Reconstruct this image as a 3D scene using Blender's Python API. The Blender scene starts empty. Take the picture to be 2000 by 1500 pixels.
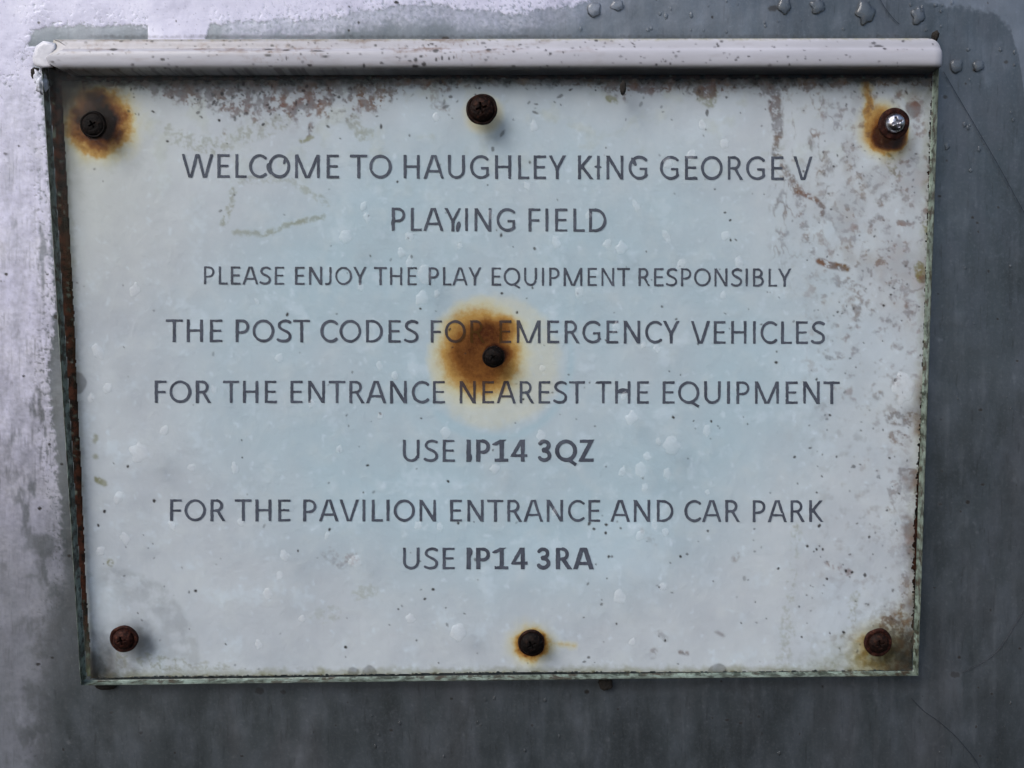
import bpy, bmesh, math, random
import numpy as np
from mathutils import Vector, Matrix, Euler

S = bpy.context.scene
C = S.collection
rnd = random.Random(7)
rs = np.random.RandomState(11)

# ------------------------------------------------------------------ camera
cam_d = bpy.data.cameras.new('camera')
cam = bpy.data.objects.new('camera', cam_d)
C.objects.link(cam)
CAM_LOC = Vector((0.00045, -0.31602, 0.03201))
CAM_ROT = Euler((math.radians(84.27), math.radians(0.0), math.radians(-0.82)), 'XYZ')
ROLL = math.radians(-0.43)
M3 = CAM_ROT.to_matrix() @ Matrix.Rotation(ROLL, 3, 'Z')
cam.location = CAM_LOC
cam.rotation_euler = M3.to_euler()
cam_d.sensor_width = 36
cam_d.angle = math.radians(60)
cam_d.clip_start = 0.01
cam_d.clip_end = 2000
S.camera = cam

# ------------------------------------------------------------------ sky, soft sun behind cloud, exposure
SUN_EL, SUN_AZ = 40.0, -42.0            # azimuth measured from straight in front of the panel towards its left
W = bpy.data.worlds.new('World')
S.world = W
W.use_nodes = True
nt = W.node_tree
bg = nt.nodes['Background']
sky = nt.nodes.new('ShaderNodeTexSky')
sky.sky_type = 'NISHITA'
sky.sun_disc = False
sky.sun_elevation = math.radians(SUN_EL)
sky.sun_rotation = math.radians(180 - SUN_AZ)
sky.dust_density = 2.5
sky.air_density = 1.0
sky.ozone_density = 2.0
nt.links.new(sky.outputs[0], bg.inputs[0])
bg.inputs[1].default_value = 0.09

sun_d = bpy.data.lights.new('sun', 'SUN')
sun_d.energy = 1.5
sun_d.angle = math.radians(36)
sun_d.color = (1.0, 0.975, 0.95)
sun = bpy.data.objects.new('sun', sun_d)
C.objects.link(sun)
el, az = math.radians(SUN_EL), math.radians(SUN_AZ)
to_sun = Vector((math.sin(az) * math.cos(el), -math.cos(az) * math.cos(el), math.sin(el)))
sun.rotation_euler = to_sun.to_track_quat('Z', 'Y').to_euler()

S.view_settings.view_transform = 'Standard'
S.view_settings.look = 'None'
S.view_settings.gamma = 1
S.view_settings.use_curve_mapping = False
S.view_settings.exposure = 0.70
S.cycles.use_denoising = True
S.cycles.transparent_max_bounces = 16
S.cycles.max_bounces = 10

# ------------------------------------------------------------------ helpers: photo-measured points on the real planes
F = 1000 / math.tan(math.radians(30))
Mn = np.array(M3)
On = np.array(CAM_LOC)
ZP, ZB, ZA0, ZA1 = 0.0012, 0.0009, 0.0027, 0.0070    # paper, backing, acrylic back and front, metres in front of the panel


def P(px, py, z=0.0):
    """point on the plane z metres in front of the panel (arrays in, Nx3 out)"""
    px = np.asarray(px, float); py = np.asarray(py, float)
    d = np.stack([(px - 1000) / F, -(py - 750) / F, -np.ones_like(px * py)], -1) @ Mn.T
    t = (-z - On[1]) / d[..., 1]
    return On + d * t[..., None]


def pt(px, py, z=0.0):
    return Vector(P(px, py, z).tolist())


MM = float(np.linalg.norm(P(1001, 700, ZP) - P(1000, 700, ZP)))    # metres for one photo pixel near the centre


def _hash(ix, iy, s):
    h = (ix * 374761393 + iy * 668265263 + s * 974634777) & 0xffffffff
    h = ((h ^ (h >> 13)) * 1274126177) & 0xffffffff
    return ((h ^ (h >> 16)) & 0xffff) / 65535.0


def vnoise(x, y, s=0):
    ix = np.floor(x).astype(np.int64); iy = np.floor(y).astype(np.int64)
    fx = x - ix; fy = y - iy
    a = [None] * 4
    k = 0
    for dy in (0, 1):
        for dx in (0, 1):
            g = _hash(ix + dx, iy + dy, s) * (2 * math.pi)
            a[k] = np.cos(g) * (fx - dx) + np.sin(g) * (fy - dy); k += 1
    u = fx * fx * fx * (fx * (fx * 6 - 15) + 10); v = fy * fy * fy * (fy * (fy * 6 - 15) + 10)
    return (a[0] * (1 - u) + a[1] * u) * (1 - v) + (a[2] * (1 - u) + a[3] * u) * v


def fbm(x, y, scale, oct=4, s=0, sx=1.0, sy=1.0):
    """about -1..1, feature size in photo pixels"""
    r = np.zeros(np.broadcast(x, y).shape); amp = 1.0; tot = 0
    for o in range(oct):
        f = 2.0 ** o / scale
        r += amp * vnoise(x * f / sx + o * 17.3, y * f / sy + o * 9.1, s + o); tot += amp; amp *= 0.55
    return r / tot * 1.9


def sm(a, b, x):
    t = np.clip((x - a) / (b - a), 0, 1)
    return t * t * (3 - 2 * t)


def dline(x, y, pts):
    d = np.full(x.shape, 1e9)
    for (x0, y0), (x1, y1) in zip(pts[:-1], pts[1:]):
        vx, vy = x1 - x0, y1 - y0
        t = np.clip(((x - x0) * vx + (y - y0) * vy) / (vx * vx + vy * vy + 1e-9), 0, 1)
        d = np.minimum(d, np.hypot(x - x0 - t * vx, y - y0 - t * vy))
    return d


def interp(v, pts):
    return np.interp(v, [p[0] for p in pts], [p[1] for p in pts])


def tag(o, label=None, cat=None, group=None, kind=None):
    for k, v in (('label', label), ('category', cat), ('group', group), ('kind', kind)):
        if v: o[k] = v
    return o


def link(name, me, mat=None, parent=None, loc=None):
    o = bpy.data.objects.new(name, me)
    C.objects.link(o)
    if mat is not None and me is not None:
        me.materials.append(mat)
    if loc is not None: o.location = loc
    if parent is not None: o.parent = parent
    return o


def empty(name, loc, parent=None):
    return link(name, None, None, parent, loc)


def mesh_np(name, V, faces, smooth=True):
    """V Nx3, faces Mx4 or Mx3 int array"""
    me = bpy.data.meshes.new(name)
    n = faces.shape[1]
    me.vertices.add(len(V)); me.vertices.foreach_set('co', np.ascontiguousarray(V, np.float32).ravel())
    me.loops.add(faces.size); me.loops.foreach_set('vertex_index', np.ascontiguousarray(faces, np.int32).ravel())
    me.polygons.add(len(faces))
    me.polygons.foreach_set('loop_start', np.arange(0, faces.size, n, dtype=np.int32))
    me.polygons.foreach_set('loop_total', np.full(len(faces), n, np.int32))
    me.polygons.foreach_set('use_smooth', np.full(len(faces), smooth))
    me.update(calc_edges=True)
    return me


def attr(me, name, chans):
    a = me.attributes.new(name, 'FLOAT_COLOR', 'POINT')
    n = len(me.vertices)
    d = np.zeros((n, 4), np.float32)
    for i, c in enumerate(chans):
        d[:, i] = np.clip(c, 0, 2)
    a.data.foreach_set('color', d.ravel())


def grid_faces(nx, ny):
    i = np.arange(nx * ny).reshape(ny, nx)
    return np.stack([i[:-1, :-1].ravel(), i[1:, :-1].ravel(), i[1:, 1:].ravel(), i[:-1, 1:].ravel()], 1)


def compact(V, faces, *chs):
    used = np.zeros(len(V), bool); used[faces.ravel()] = True
    m = np.cumsum(used) - 1
    return (V[used], m[faces]) + tuple(c[used] for c in chs)


# ------------------------------------------------------------------ materials
def lin(r, g, b):
    f = lambda c: (c / 255 / 12.92) if c / 255 <= 0.04045 else ((c / 255 + 0.055) / 1.055) ** 2.4
    return (f(r), f(g), f(b), 1)


class Mat:
    def __init__(s, name, rough=0.5, spec=0.5):
        s.m = bpy.data.materials.new(name); s.m.use_nodes = True
        s.t = s.m.node_tree; s.b = s.t.nodes['Principled BSDF']
        s.b.inputs['Roughness'].default_value = rough
        s.b.inputs['Specular IOR Level'].default_value = spec
        s.tc = s.n('ShaderNodeTexCoord')
        s.col = None; s.bump = None

    def n(s, k, **kw):
        n = s.t.nodes.new(k)
        for a, v in kw.items(): setattr(n, a, v)
        return n

    def l(s, a, b): s.t.links.new(a, b)

    def noise(s, scale, detail=5, rough=0.55, stretch=None, dist=0.0):
        n = s.n('ShaderNodeTexNoise')
        n.inputs['Scale'].default_value = scale; n.inputs['Detail'].default_value = detail
        n.inputs['Roughness'].default_value = rough; n.inputs['Distortion'].default_value = dist
        if stretch:
            mp = s.n('ShaderNodeMapping'); mp.inputs['Scale'].default_value = stretch
            s.l(s.tc.outputs['Object'], mp.inputs['Vector']); s.l(mp.outputs[0], n.inputs['Vector'])
        else:
            s.l(s.tc.outputs['Object'], n.inputs['Vector'])
        return n.outputs['Fac']

    def ramp(s, fac, stops):
        r = s.n('ShaderNodeValToRGB'); e = r.color_ramp.elements
        while len(e) > 1: e.remove(e[-1])
        e[0].position = stops[0][0]; e[0].color = stops[0][1]
        for p, c in stops[1:]:
            k = e.new(p); k.color = c
        s.l(fac, r.inputs[0])
        return r.outputs[0]

    def math(s, op, a, b=None, clamp=False):
        m = s.n('ShaderNodeMath', operation=op); m.use_clamp = clamp
        for i, v in enumerate((a, b)):
            if v is None: continue
            if isinstance(v, (int, float)): m.inputs[i].default_value = v
            else: s.l(v, m.inputs[i])
        return m.outputs[0]

    def rng(s, v, a, b, c=0.0, d=1.0):
        m = s.n('ShaderNodeMapRange'); m.clamp = True
        s.l(v, m.inputs[0])
        for i, x in enumerate((a, b, c, d)): m.inputs[i + 1].default_value = x
        return m.outputs[0]

    def mix(s, fac, a, b, blend='MIX'):
        m = s.n('ShaderNodeMix', data_type='RGBA', blend_type=blend)
        for i, v in ((0, fac), (6, a), (7, b)):
            if isinstance(v, (int, float)): m.inputs[i].default_value = v
            elif isinstance(v, tuple): m.inputs[i].default_value = v
            else: s.l(v, m.inputs[i])
        return m.outputs[2]

    def at(s, name):
        a = s.n('ShaderNodeAttribute'); a.attribute_name = name
        q = s.n('ShaderNodeSeparateColor'); s.l(a.outputs['Color'], q.inputs[0])
        return q.outputs[0], q.outputs[1], q.outputs[2], a.outputs['Alpha']

    def out(s, col, rough=None, bumps=()):
        s.l(col, s.b.inputs['Base Color']) if not isinstance(col, tuple) else s.b.inputs['Base Color'].__setattr__('default_value', col)
        if rough is not None: s.l(rough, s.b.inputs['Roughness'])
        prev = None
        for h, dist, st in bumps:
            b = s.n('ShaderNodeBump'); b.inputs['Distance'].default_value = dist; b.inputs['Strength'].default_value = st
            s.l(h, b.inputs['Height'])
            if prev is not None: s.l(prev, b.inputs['Normal'])
            prev = b.outputs[0]
        if prev is not None: s.l(prev, s.b.inputs['Normal'])
        return s.m


RUST = [(0.0, lin(214, 208, 188)), (0.22, lin(204, 190, 150)), (0.42, lin(182, 140, 80)), (0.62, lin(132, 84, 40)), (0.82, lin(78, 40, 20)), (1.0, lin(22, 10, 9))]


def mat_panel():
    m = Mat('weathered_galvanised_metal', 0.4, 0.5)
    paint, dirt, tone, drop = m.at('mask')
    n1 = m.noise(26, 6, 0.6, (1, 1, 0.35)); n2 = m.noise(120, 5, 0.6, (1, 1, 0.4)); n3 = m.noise(620, 3)
    base = m.ramp(n1, [(0.25, lin(76, 82, 87)), (0.5, lin(93, 101, 107)), (0.62, lin(100, 105, 111)), (0.75, lin(118, 124, 130))])
    base = m.mix(m.rng(n2, 0.45, 0.75, 0, 0.3), base, lin(118, 124, 138))
    base = m.mix(m.rng(m.noise(45, 5, 0.6, (1, 1, 0.25)), 0.55, 0.75, 0, 0.5), base, lin(58, 62, 62))
    base = m.mix(m.rng(m.noise(900, 4, 0.7), 0.5, 0.75, 0, 0.45), base, lin(120, 126, 132))
    base = m.mix(m.rng(m.noise(800, 3, 0.6, (1, 1, 0.15)), 0.58, 0.72, 0, 0.35), base, lin(60, 62, 64))
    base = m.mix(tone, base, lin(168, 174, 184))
    pc = m.ramp(m.noise(70, 6, 0.65), [(0.3, lin(178, 178, 200)), (0.5, lin(204, 204, 226)), (0.72, lin(222, 222, 240))])
    col = m.mix(paint, base, pc)
    col = m.mix(m.math('MULTIPLY', m.rng(n3, 0.62, 0.68), m.rng(paint, 0.2, 0.9, 0, 0.30)), col, lin(128, 128, 156))
    col = m.mix(dirt, col, lin(34, 32, 32))  # dark marks: dirt specks and the painted shadow under the plate
    m.l(m.math('MULTIPLY', m.math('SUBTRACT', 0.78, m.math('MULTIPLY', paint, 0.78)), m.math('SUBTRACT', 1.0, dirt), True), m.b.inputs['Metallic'])
    rough = m.mix(paint, m.rng(n2, 0.3, 0.7, 0.38, 0.55), m.rng(n3, 0.3, 0.7, 0.28, 0.46))
    return m.out(col, rough, [(n3, 0.0003, 0.06), (n2, 0.0010, 0.10), (m.noise(1500, 2), 0.0002, 0.10)])


def mat_paper():
    m = Mat('stained_laminated_paper', 0.7, 0.05)
    rust, brown, green, speck = m.at('mask'); blue, grime, pale, fade = m.at('tone')
    n1 = m.noise(35, 6, 0.6); n2 = m.noise(130, 5, 0.6); n3 = m.noise(600, 3)
    base = m.mix(m.rng(n1, 0.32, 0.68), lin(181, 182, 190), lin(197, 198, 204))
    base = m.mix(blue, base, lin(174, 190, 201))
    base = m.mix(m.rng(n2, 0.5, 0.75, 0, 0.30), base, lin(206, 207, 208))
    base = m.mix(pale, base, lin(210, 217, 228))
    base = m.mix(fade, base, lin(206, 199, 180))
    rc = m.ramp(m.math('ADD', m.math('ADD', rust, m.rng(n2, 0.3, 0.7, -0.08, 0.08)), m.rng(m.noise(900, 4, 0.7), 0.35, 0.65, -0.03, 0.03)), RUST)
    base = m.mix(m.rng(rust, 0.02, 0.34), base, rc)
    base = m.mix(m.math('MULTIPLY', green, m.rng(n2, 0.3, 0.65, 0.55, 1.0)), base, lin(114, 108, 46))
    base = m.mix(m.math('MULTIPLY', brown, m.rng(n2, 0.32, 0.62, 0.5, 1.0)), base, m.mix(m.rng(n2, 0.40, 0.60), lin(64, 36, 30), m.mix(m.rng(n1, 0.4, 0.6), lin(122, 88, 80), lin(112, 84, 56))))
    base = m.mix(grime, base, m.mix(m.rng(n2, 0.4, 0.6), lin(38, 38, 34), lin(62, 52, 42)))
    base = m.mix(speck, base, lin(52, 44, 44))
    return m.out(base, None, [(n1, 0.0015, 0.10), (n2, 0.0010, 0.25), (n3, 0.0002, 0.15)])


def mat_backing():
    m = Mat('algae_grimed_backing', 0.7, 0.06)
    dark, pale, green, _ = m.at('mask')
    n1 = m.noise(150, 6, 0.6, (1, 1, 0.4)); n2 = m.noise(500, 4)
    base = m.ramp(n1, [(0.3, lin(40, 46, 40)), (0.5, lin(78, 86, 78)), (0.7, lin(112, 122, 116))])
    base = m.mix(pale, base, lin(186, 202, 190))
    base = m.mix(green, base, lin(94, 98, 52))
    base = m.mix(dark, base, m.mix(m.rng(n2, 0.4, 0.6), lin(18, 13, 11), lin(56, 31, 22)))
    return m.out(base, None, [(n1, 0.0006, 0.4)])


def mat_strip():
    m = Mat('aged_white_plastic', 0.38, 0.5)
    dark, green, brown, chip = m.at('mask')
    n1 = m.noise(60, 5, 0.6, (0.25, 1, 1)); n2 = m.noise(420, 4)
    base = m.mix(m.rng(n1, 0.3, 0.7), lin(160, 160, 168), lin(180, 180, 189))
    base = m.mix(chip, base, lin(246, 246, 248))
    base = m.mix(m.math('MULTIPLY', green, m.rng(n2, 0.35, 0.6, 0.4, 1)), base, lin(134, 132, 98))
    base = m.mix(m.math('MULTIPLY', brown, m.rng(n2, 0.35, 0.6, 0.5, 1)), base, lin(120, 104, 98))
    base = m.mix(dark, base, lin(30, 26, 24))
    return m.out(base, m.rng(n1, 0.3, 0.7, 0.3, 0.48), [(n2, 0.0003, 0.2)])


def fresnel(m, ior):
    """thin-sheet Fresnel, the same from both sides of the face"""
    fr = m.n('ShaderNodeFresnel'); g = m.n('ShaderNodeNewGeometry')
    m.l(m.rng(g.outputs['Backfacing'], 0, 1, ior, 1 / ior), fr.inputs[0])
    return fr


def mat_clear():
    m = Mat('hazy_clear_acrylic')
    t = m.t; t.nodes.remove(m.b); o = t.nodes['Material Output']
    tr = m.n('ShaderNodeBsdfTransparent'); tr.inputs[0].default_value = (0.955, 0.975, 0.975, 1)
    gl = m.n('ShaderNodeBsdfGlossy'); gl.inputs[0].default_value = (1, 1, 1, 1)
    n2 = m.noise(90, 5, 0.6); m.l(m.rng(n2, 0.35, 0.65, 0.05, 0.11), gl.inputs['Roughness'])
    fr = fresnel(m, 1.16)
    b = m.n('ShaderNodeBump'); b.inputs['Distance'].default_value = 0.0004; b.inputs['Strength'].default_value = 0.12
    m.l(m.noise(160, 4), b.inputs['Height']); m.l(b.outputs[0], gl.inputs['Normal'])
    mx = m.n('ShaderNodeMixShader'); m.l(fr.outputs[0], mx.inputs[0]); m.l(tr.outputs[0], mx.inputs[1]); m.l(gl.outputs[0], mx.inputs[2])
    m.l(mx.outputs[0], o.inputs[0])
    return m.m


def mat_edge():
    m = Mat('green_tinted_acrylic_edge', 0.35, 0.5)
    n = m.noise(220, 5, 0.6)
    base = m.mix(m.rng(n, 0.35, 0.65), lin(84, 92, 84), lin(134, 147, 137))
    base = m.mix(m.rng(m.noise(330, 5, 0.65), 0.47, 0.58, 0, 0.9), base, m.mix(m.rng(m.noise(120, 4), 0.42, 0.58), lin(40, 46, 36), lin(56, 42, 30)))
    return m.out(base, None, [(n, 0.0004, 0.3)])


def mat_screw(name, c0, c1, c2, metal, rough):
    m = Mat(name, rough, 0.5)
    n = m.noise(700, 5, 0.65); n2 = m.noise(260, 4)
    base = m.ramp(n, [(0.35, c0), (0.52, c1), (0.68, c2)])
    m.b.inputs['Metallic'].default_value = metal
    m.b.inputs['Specular IOR Level'].default_value = 0.5 if metal > .5 else 0.08
    return m.out(base, m.rng(n2, 0.3, 0.7, rough - 0.12, rough + 0.15), [(n2, 0.0012, 0.5 if metal < .5 else .1), (n, 0.0006, 0.8 if metal < .5 else .2)])


def mat_ink():
    m = Mat('faded_grey_ink', 0.7, 0.05)
    rust, _, _, _ = m.at('mask')
    n = m.noise(260, 4)
    base = m.mix(m.rng(n, 0.35, 0.65), lin(92, 94, 106), lin(74, 75, 86))
    base = m.mix(m.rng(rust, 0.05, 0.75), base, lin(74, 46, 18))
    return m.out(base, None, [(n, 0.0002, 0.2)])


def mat_water(name, whitening, bead):
    m = Mat(name)
    t = m.t; t.nodes.remove(m.b); o = t.nodes['Material Output']
    tr = m.n('ShaderNodeBsdfTransparent')
    df = m.n('ShaderNodeBsdfDiffuse'); df.inputs[0].default_value = (0.92, 0.95, 1, 1)
    gl = m.n('ShaderNodeBsdfGlossy'); gl.inputs['Roughness'].default_value = 0.14
    a = m.n('ShaderNodeMixShader'); a.inputs[0].default_value = whitening  # white diffuse share paints the brightness of focused light into the drop
    m.l(tr.outputs[0], a.inputs[1]); m.l(df.outputs[0], a.inputs[2])
    if bead:
        fr = m.n('ShaderNodeFresnel'); fr.inputs[0].default_value = 1.42
    else:
        fr = m.n('ShaderNodeFresnel'); fr.inputs[0].default_value = 1.22
    mx = m.n('ShaderNodeMixShader'); m.l(fr.outputs[0], mx.inputs[0]); m.l(a.outputs[0], mx.inputs[1]); m.l(gl.outputs[0], mx.inputs[2])
    m.l(mx.outputs[0], o.inputs[0])
    return m.m


def mat_plain(name, c, rough=0.6, c2=None, sc=300):
    m = Mat(name, rough, 0.4)
    n = m.noise(sc, 5, 0.6)
    return m.out(m.mix(m.rng(n, 0.35, 0.65), c, c2 or c), None, [(n, 0.0005, 0.4)])


M_PANEL, M_PAPER, M_BACK, M_STRIP = mat_panel(), mat_paper(), mat_backing(), mat_strip()
M_CLEAR, M_EDGE, M_INK = mat_clear(), mat_edge(), mat_ink()
M_WATER, M_WHITENED = mat_water('clear_rain_water', 0.02, True), mat_water('whitened_rain_water', 0.11, False)  # second one whitened for the light such drops would gather

# ------------------------------------------------------------------ metal panel behind everything
def axis(lo, hi, d0, d1, step, k=14):
    a = np.arange(d0, d1 + step, step)
    return np.concatenate([np.linspace(lo, d0, k)[:-1], a, np.linspace(a[-1], hi, k)[1:]])


gx = axis(-900, 2900, -40, 2040, 2.0); gy = axis(-700, 2200, -40, 1540, 2.0)
X, Y = [a.ravel() for a in np.meshgrid(gx, gy)]
nb = fbm(X, Y, 60, 5, 1); nf = fbm(X, Y, 9, 3, 2); ns = fbm(X, Y, 5, 2, 3); nl = fbm(X, Y, 260, 3, 4)
eL = interp(Y, [(-700, 75), (140, 72), (200, 84), (375, 96), (600, 108), (660, 104), (700, 94), (760, 96), (800, 101), (850, 107), (950, 112), (1000, 122), (1040, 118), (1120, 128), (1200, 100), (1350, 84), (1500, 80), (2200, 80)])
sL = eL - X + nf * 7 + nb * 6
soft = 26 * sm(1000, 1250, Y)
left = sm(-3 - soft, 4 + soft, sL) * (1 - 0.42 * sm(12, 0, sL) * sm(-0.35, 0.45, fbm(X, Y, 14, 3, 8)))
fadeY = interp(Y, [(-700, 1), (500, 1), (800, 0.8), (1000, 0.56), (1150, 0.32), (1300, 0.24), (1500, 0.18), (2200, .15)])
patch = sm(0.1, 0.55, nb + 0.9 * np.exp(-((X - 80) / 34) ** 2 - ((Y - 1090) / 60) ** 2) + 0.5 * sm(1130, 1250, Y) * sm(30, 70, X) - 0.2)
left = left * fadeY * (1 - 0.75 * patch * sm(980, 1060, Y))
left *= (Y > 90)
mott = np.clip(0.80 + 0.34 * fbm(X, Y, 40, 5, 15, .6, 2.2) + 0.22 * nf, 0.35, 1)
left *= mott
left *= 1 - 0.5 * sm(0.05, 0.6, fbm(X, Y, 10, 3, 16, .5, 7.0)) * sm(-.3, .4, nb) * sm(100, 300, Y)
left *= 1 - 0.75 * sm(0.18, 0.5, fbm(X, Y, 46, 5, 17, .7, 2.0)) * sm(-20, 60, X) * sm(150, 420, Y)
yT = interp(X, [(-900, 200), (20, 160), (64, 62), (90, 50), (280, 48), (288, 52), (290, 76), (398, 76), (412, 46), (520, 40), (640, 36), (720, 20), (760, 12), (860, 8), (900, 22), (1000, 26), (1080, 18), (1130, 8), (1170, -8), (1400, -30), (2900, -60)])
sT = yT - Y + nf * 7 + nb * 9
top = sm(-4, 4, sT) * (1 - 0.5 * sm(22, 0, sT) * sm(-0.1, 0.5, fbm(X, Y, 11, 3, 9)) * (X > 405))
mid = sm(0, 30, sT + 46) * sm(420, 460, X) * sm(1300, 900, X) * (0.34 + 0.3 * nf)
paint = np.maximum(np.maximum(left, top), np.clip(mid, 0, 1))
clean = sm(-2, 2, np.minimum(np.minimum(X - 290, 402 - X + 6 * nf), np.minimum(Y - 38 + 4 * nf, 80 - Y)))
paint = np.maximum(paint, clean)
# eroded speckles along every paint edge
ero = sm(0.25, 0.42, fbm(X, Y, 8, 3, 12) + 0.3 * nb) * sm(60, 0, np.minimum(np.abs(sL), np.abs(sT))) * (1 - clean)
paint = paint * (1 - 0.8 * ero)
yR = interp(X, [(-900, -400), (1700, -20), (1780, -6), (1850, 12), (1940, 24), (1975, 60), (1990, 112), (2004, 200), (2040, 460), (2900, 900)])
halo = sm(-5, 8, yR - Y + nf * 8 + nb * 6) * (X > 1500)
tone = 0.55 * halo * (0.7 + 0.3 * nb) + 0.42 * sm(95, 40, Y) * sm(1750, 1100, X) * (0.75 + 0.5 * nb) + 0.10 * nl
tone += 0.30 * sm(135, 60, X) * sm(950, 1200, Y) + 0.25 * np.exp(-((X - 112) / 24) ** 2) * sm(660, 740, Y) * sm(1050, 950, Y)
strk = fbm(X, Y, 60, 4, 21, 0.35, 4.0)
tone += 0.13 * sm(0.0, 0.9, strk + 0.6 * nb) * sm(1000, 1900, X + 0.4 * Y) + 0.16 * sm(0.1, 0.8, fbm(X, Y, 90, 5, 23, 1, 1.8))
tone += 0.30 * sm(0.3, 0.8, fbm(X, Y, 24, 4, 22)) * sm(0.0, 0.7, nb)
tone += 0.12 * sm(0.55, 0.8, fbm(X, Y, 9, 2, 24))
dirt = np.zeros_like(X)  # dirt specks, plus a painted shadow band below the plate
for _ in range(260):
    x0, y0 = rs.uniform(-40, 2040), rs.uniform(-40, 1540); r = rs.uniform(0.9, 2.6) * (1.5 if rs.rand() < .1 else 1)
    k = np.where((np.abs(X - x0) < 14) & (np.abs(Y - y0) < 14))[0]
    dirt[k] = np.maximum(dirt[k], sm(r + 1.4, r - 0.4, np.hypot((X[k] - x0) * rs.uniform(.6, 1.4), (Y[k] - y0)) + 1.0 * nf[k]))
for x0, y0, r in ((10, 300, 4), (1965, 121, 4), (507, 1350, 9), (552, 1352, 6), (1865, 1318, 10), (950, 1385, 4), (1846, 190, 5), (218, 1392, 5), (275, 1432, 5), (1510, 16, 9), (1836, 985, 4), (1840, 920, 3)):
    dirt = np.maximum(dirt, 0.8 * sm(r + 2, r - 2, np.hypot(X - x0, (Y - y0) * 1.4) + 3 * nf))
dirt = np.maximum(dirt, 0.4 * sm(0.42, 0.6, ns + 0.5 * nb - 0.25) * sm(0.35, 0.8, paint) * 0.9)
dirt = np.maximum(dirt, 0.45 * sm(1365, 1335, Y + 12 * nb) * sm(1325, 1335, Y) * sm(200, 300, X) * sm(1850, 1780, X))  # plate's shadow painted as a dark band beneath its bottom edge
dirt = np.maximum(dirt, 0.55 * sm(6, 0, np.abs(Y - 72 + 2 * nf)) * sm(150, 200, X) * sm(1850, 1820, X) * (0.6 + 0.8 * nf))  # thin broken dark line along the top edge of the strip
V = P(X, Y, 0.0)
hgt = 0.00009 * paint * (1 + 0.5 * nb) + 0.00025 * nl + 0.00008 * nb
V[:, 1] -= hgt
V[:, 1] += 0.0002
me = mesh_np('metal_panel', V, grid_faces(len(gx), len(gy)))
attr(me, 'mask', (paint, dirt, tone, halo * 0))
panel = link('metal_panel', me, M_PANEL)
tag(panel, 'grey galvanised metal panel with flaking chalky white paint behind the notice', 'panel')

# ------------------------------------------------------------------ the notice: stains shared by paper and ink
def rust_field(x, y):
    w = fbm(x, y, 40, 4, 31); w2 = fbm(x, y, 10, 3, 32)
    r = np.zeros_like(x)
    d = np.hypot((x - 193) / 1.05, (y - 240) / 1.0) + 16 * w + 5 * w2
    r = np.maximum(r, 1.10 * np.exp(-np.maximum(d - 30, 0) / 30.0) * sm(125, 50, d))
    up = np.hypot((x - 190) / 0.8, (y - 205) / 1.0) + 10 * w + 4 * w2
    r = np.maximum(r, 0.98 * sm(58, 6, up))
    lf = np.hypot((x - 150) / 1.4, (y - 218) / 0.8) + 6 * w
    r = np.maximum(r, 0.75 * sm(22, 4, lf))
    # centre blot, darker to the left of its screw, with a pale ring
    d = np.hypot((x - 938) / 0.98, (y - 690) / 1.05) + 9 * w + 2.5 * w2
    r = np.maximum(r, 0.74 * np.clip((112 - d) / 70, 0, 1) ** 1.0 + 0.05 * w * (d < 80))
    core = np.hypot((x - 968) / 1.05, (y - 690) / 1.0) + 7 * w
    r = np.maximum(r, 0.98 * np.exp(-np.maximum(core - 16, 0) / 26) * sm(95, 40, core))
    dk = np.hypot((x - 952) / 1.4, (y - 655) / 1.0) + 8 * w
    r = np.maximum(r, 0.80 * sm(72, 12, dk))
    dk = np.hypot((x - 905) / 0.8, (y - 690) / 1.3) + 8 * w
    r = np.maximum(r, 0.72 * sm(60, 10, dk))
    # top right
    t = dline(x, y, [(1690, 150), (1697, 200), (1695, 250), (1706, 286), (1735, 302)]) + 7 * w + 4 * w2
    r = np.maximum(r, 0.52 * sm(22, -4, t))
    d = np.hypot(x - 1738, (y - 252)) + 7 * w + 2 * w2
    r = np.maximum(r, (0.74 + .12 * w) * sm(82, 14, d) * sm(1800, 1715, x + 0.3 * (250 - y)))
    r = np.maximum(r, 0.9 * sm(46, 26, np.hypot(x - 1736, y - 262) + 6 * w))
    # bottom centre
    d = np.hypot((x - 1038) / 1.05, y - 1258) + 8 * w + 3 * w2
    r = np.maximum(r, 0.70 * np.exp(-np.maximum(d - 25, 0) / 11) * sm(80, 40, d))
    t = dline(x, y, [(1065, 1256), (1088, 1257), (1122, 1262)]) + 3 * w2
    r = np.maximum(r, 0.3 * sm(14, -3, t))
    # small ring round the top centre screw, bottom right
    d = np.hypot(x - 945, y - 222) + 4 * w
    r = np.maximum(r, 0.22 * sm(50, 28, d))
    d = np.hypot(x - 1712, y - 1268) + 10 * w + 5 * w2
    r = np.maximum(r, 0.5 * sm(80, 14, d) * (0.7 + 0.6 * w))
    return np.clip(r, 0, 1.1)


# paper edges (photo pixels)
def left_edge(y): return interp(y, [(140, 118), (375, 131), (600, 143), (750, 149), (900, 157), (1125, 166), (1250, 174), (1340, 177)])
def right_edge(y): return interp(y, [(140, 1822), (450, 1812), (640, 1807), (750, 1802), (1050, 1786), (1200, 1784), (1320, 1780)])
def top_edge(x): return interp(x, [(80, 158), (500, 156), (900, 152), (1300, 154), (1840, 150)])
def bot_edge(x): return interp(x, [(150, 1327), (300, 1322), (600, 1320), (1000, 1314), (1400, 1314), (1800, 1310)])


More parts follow.
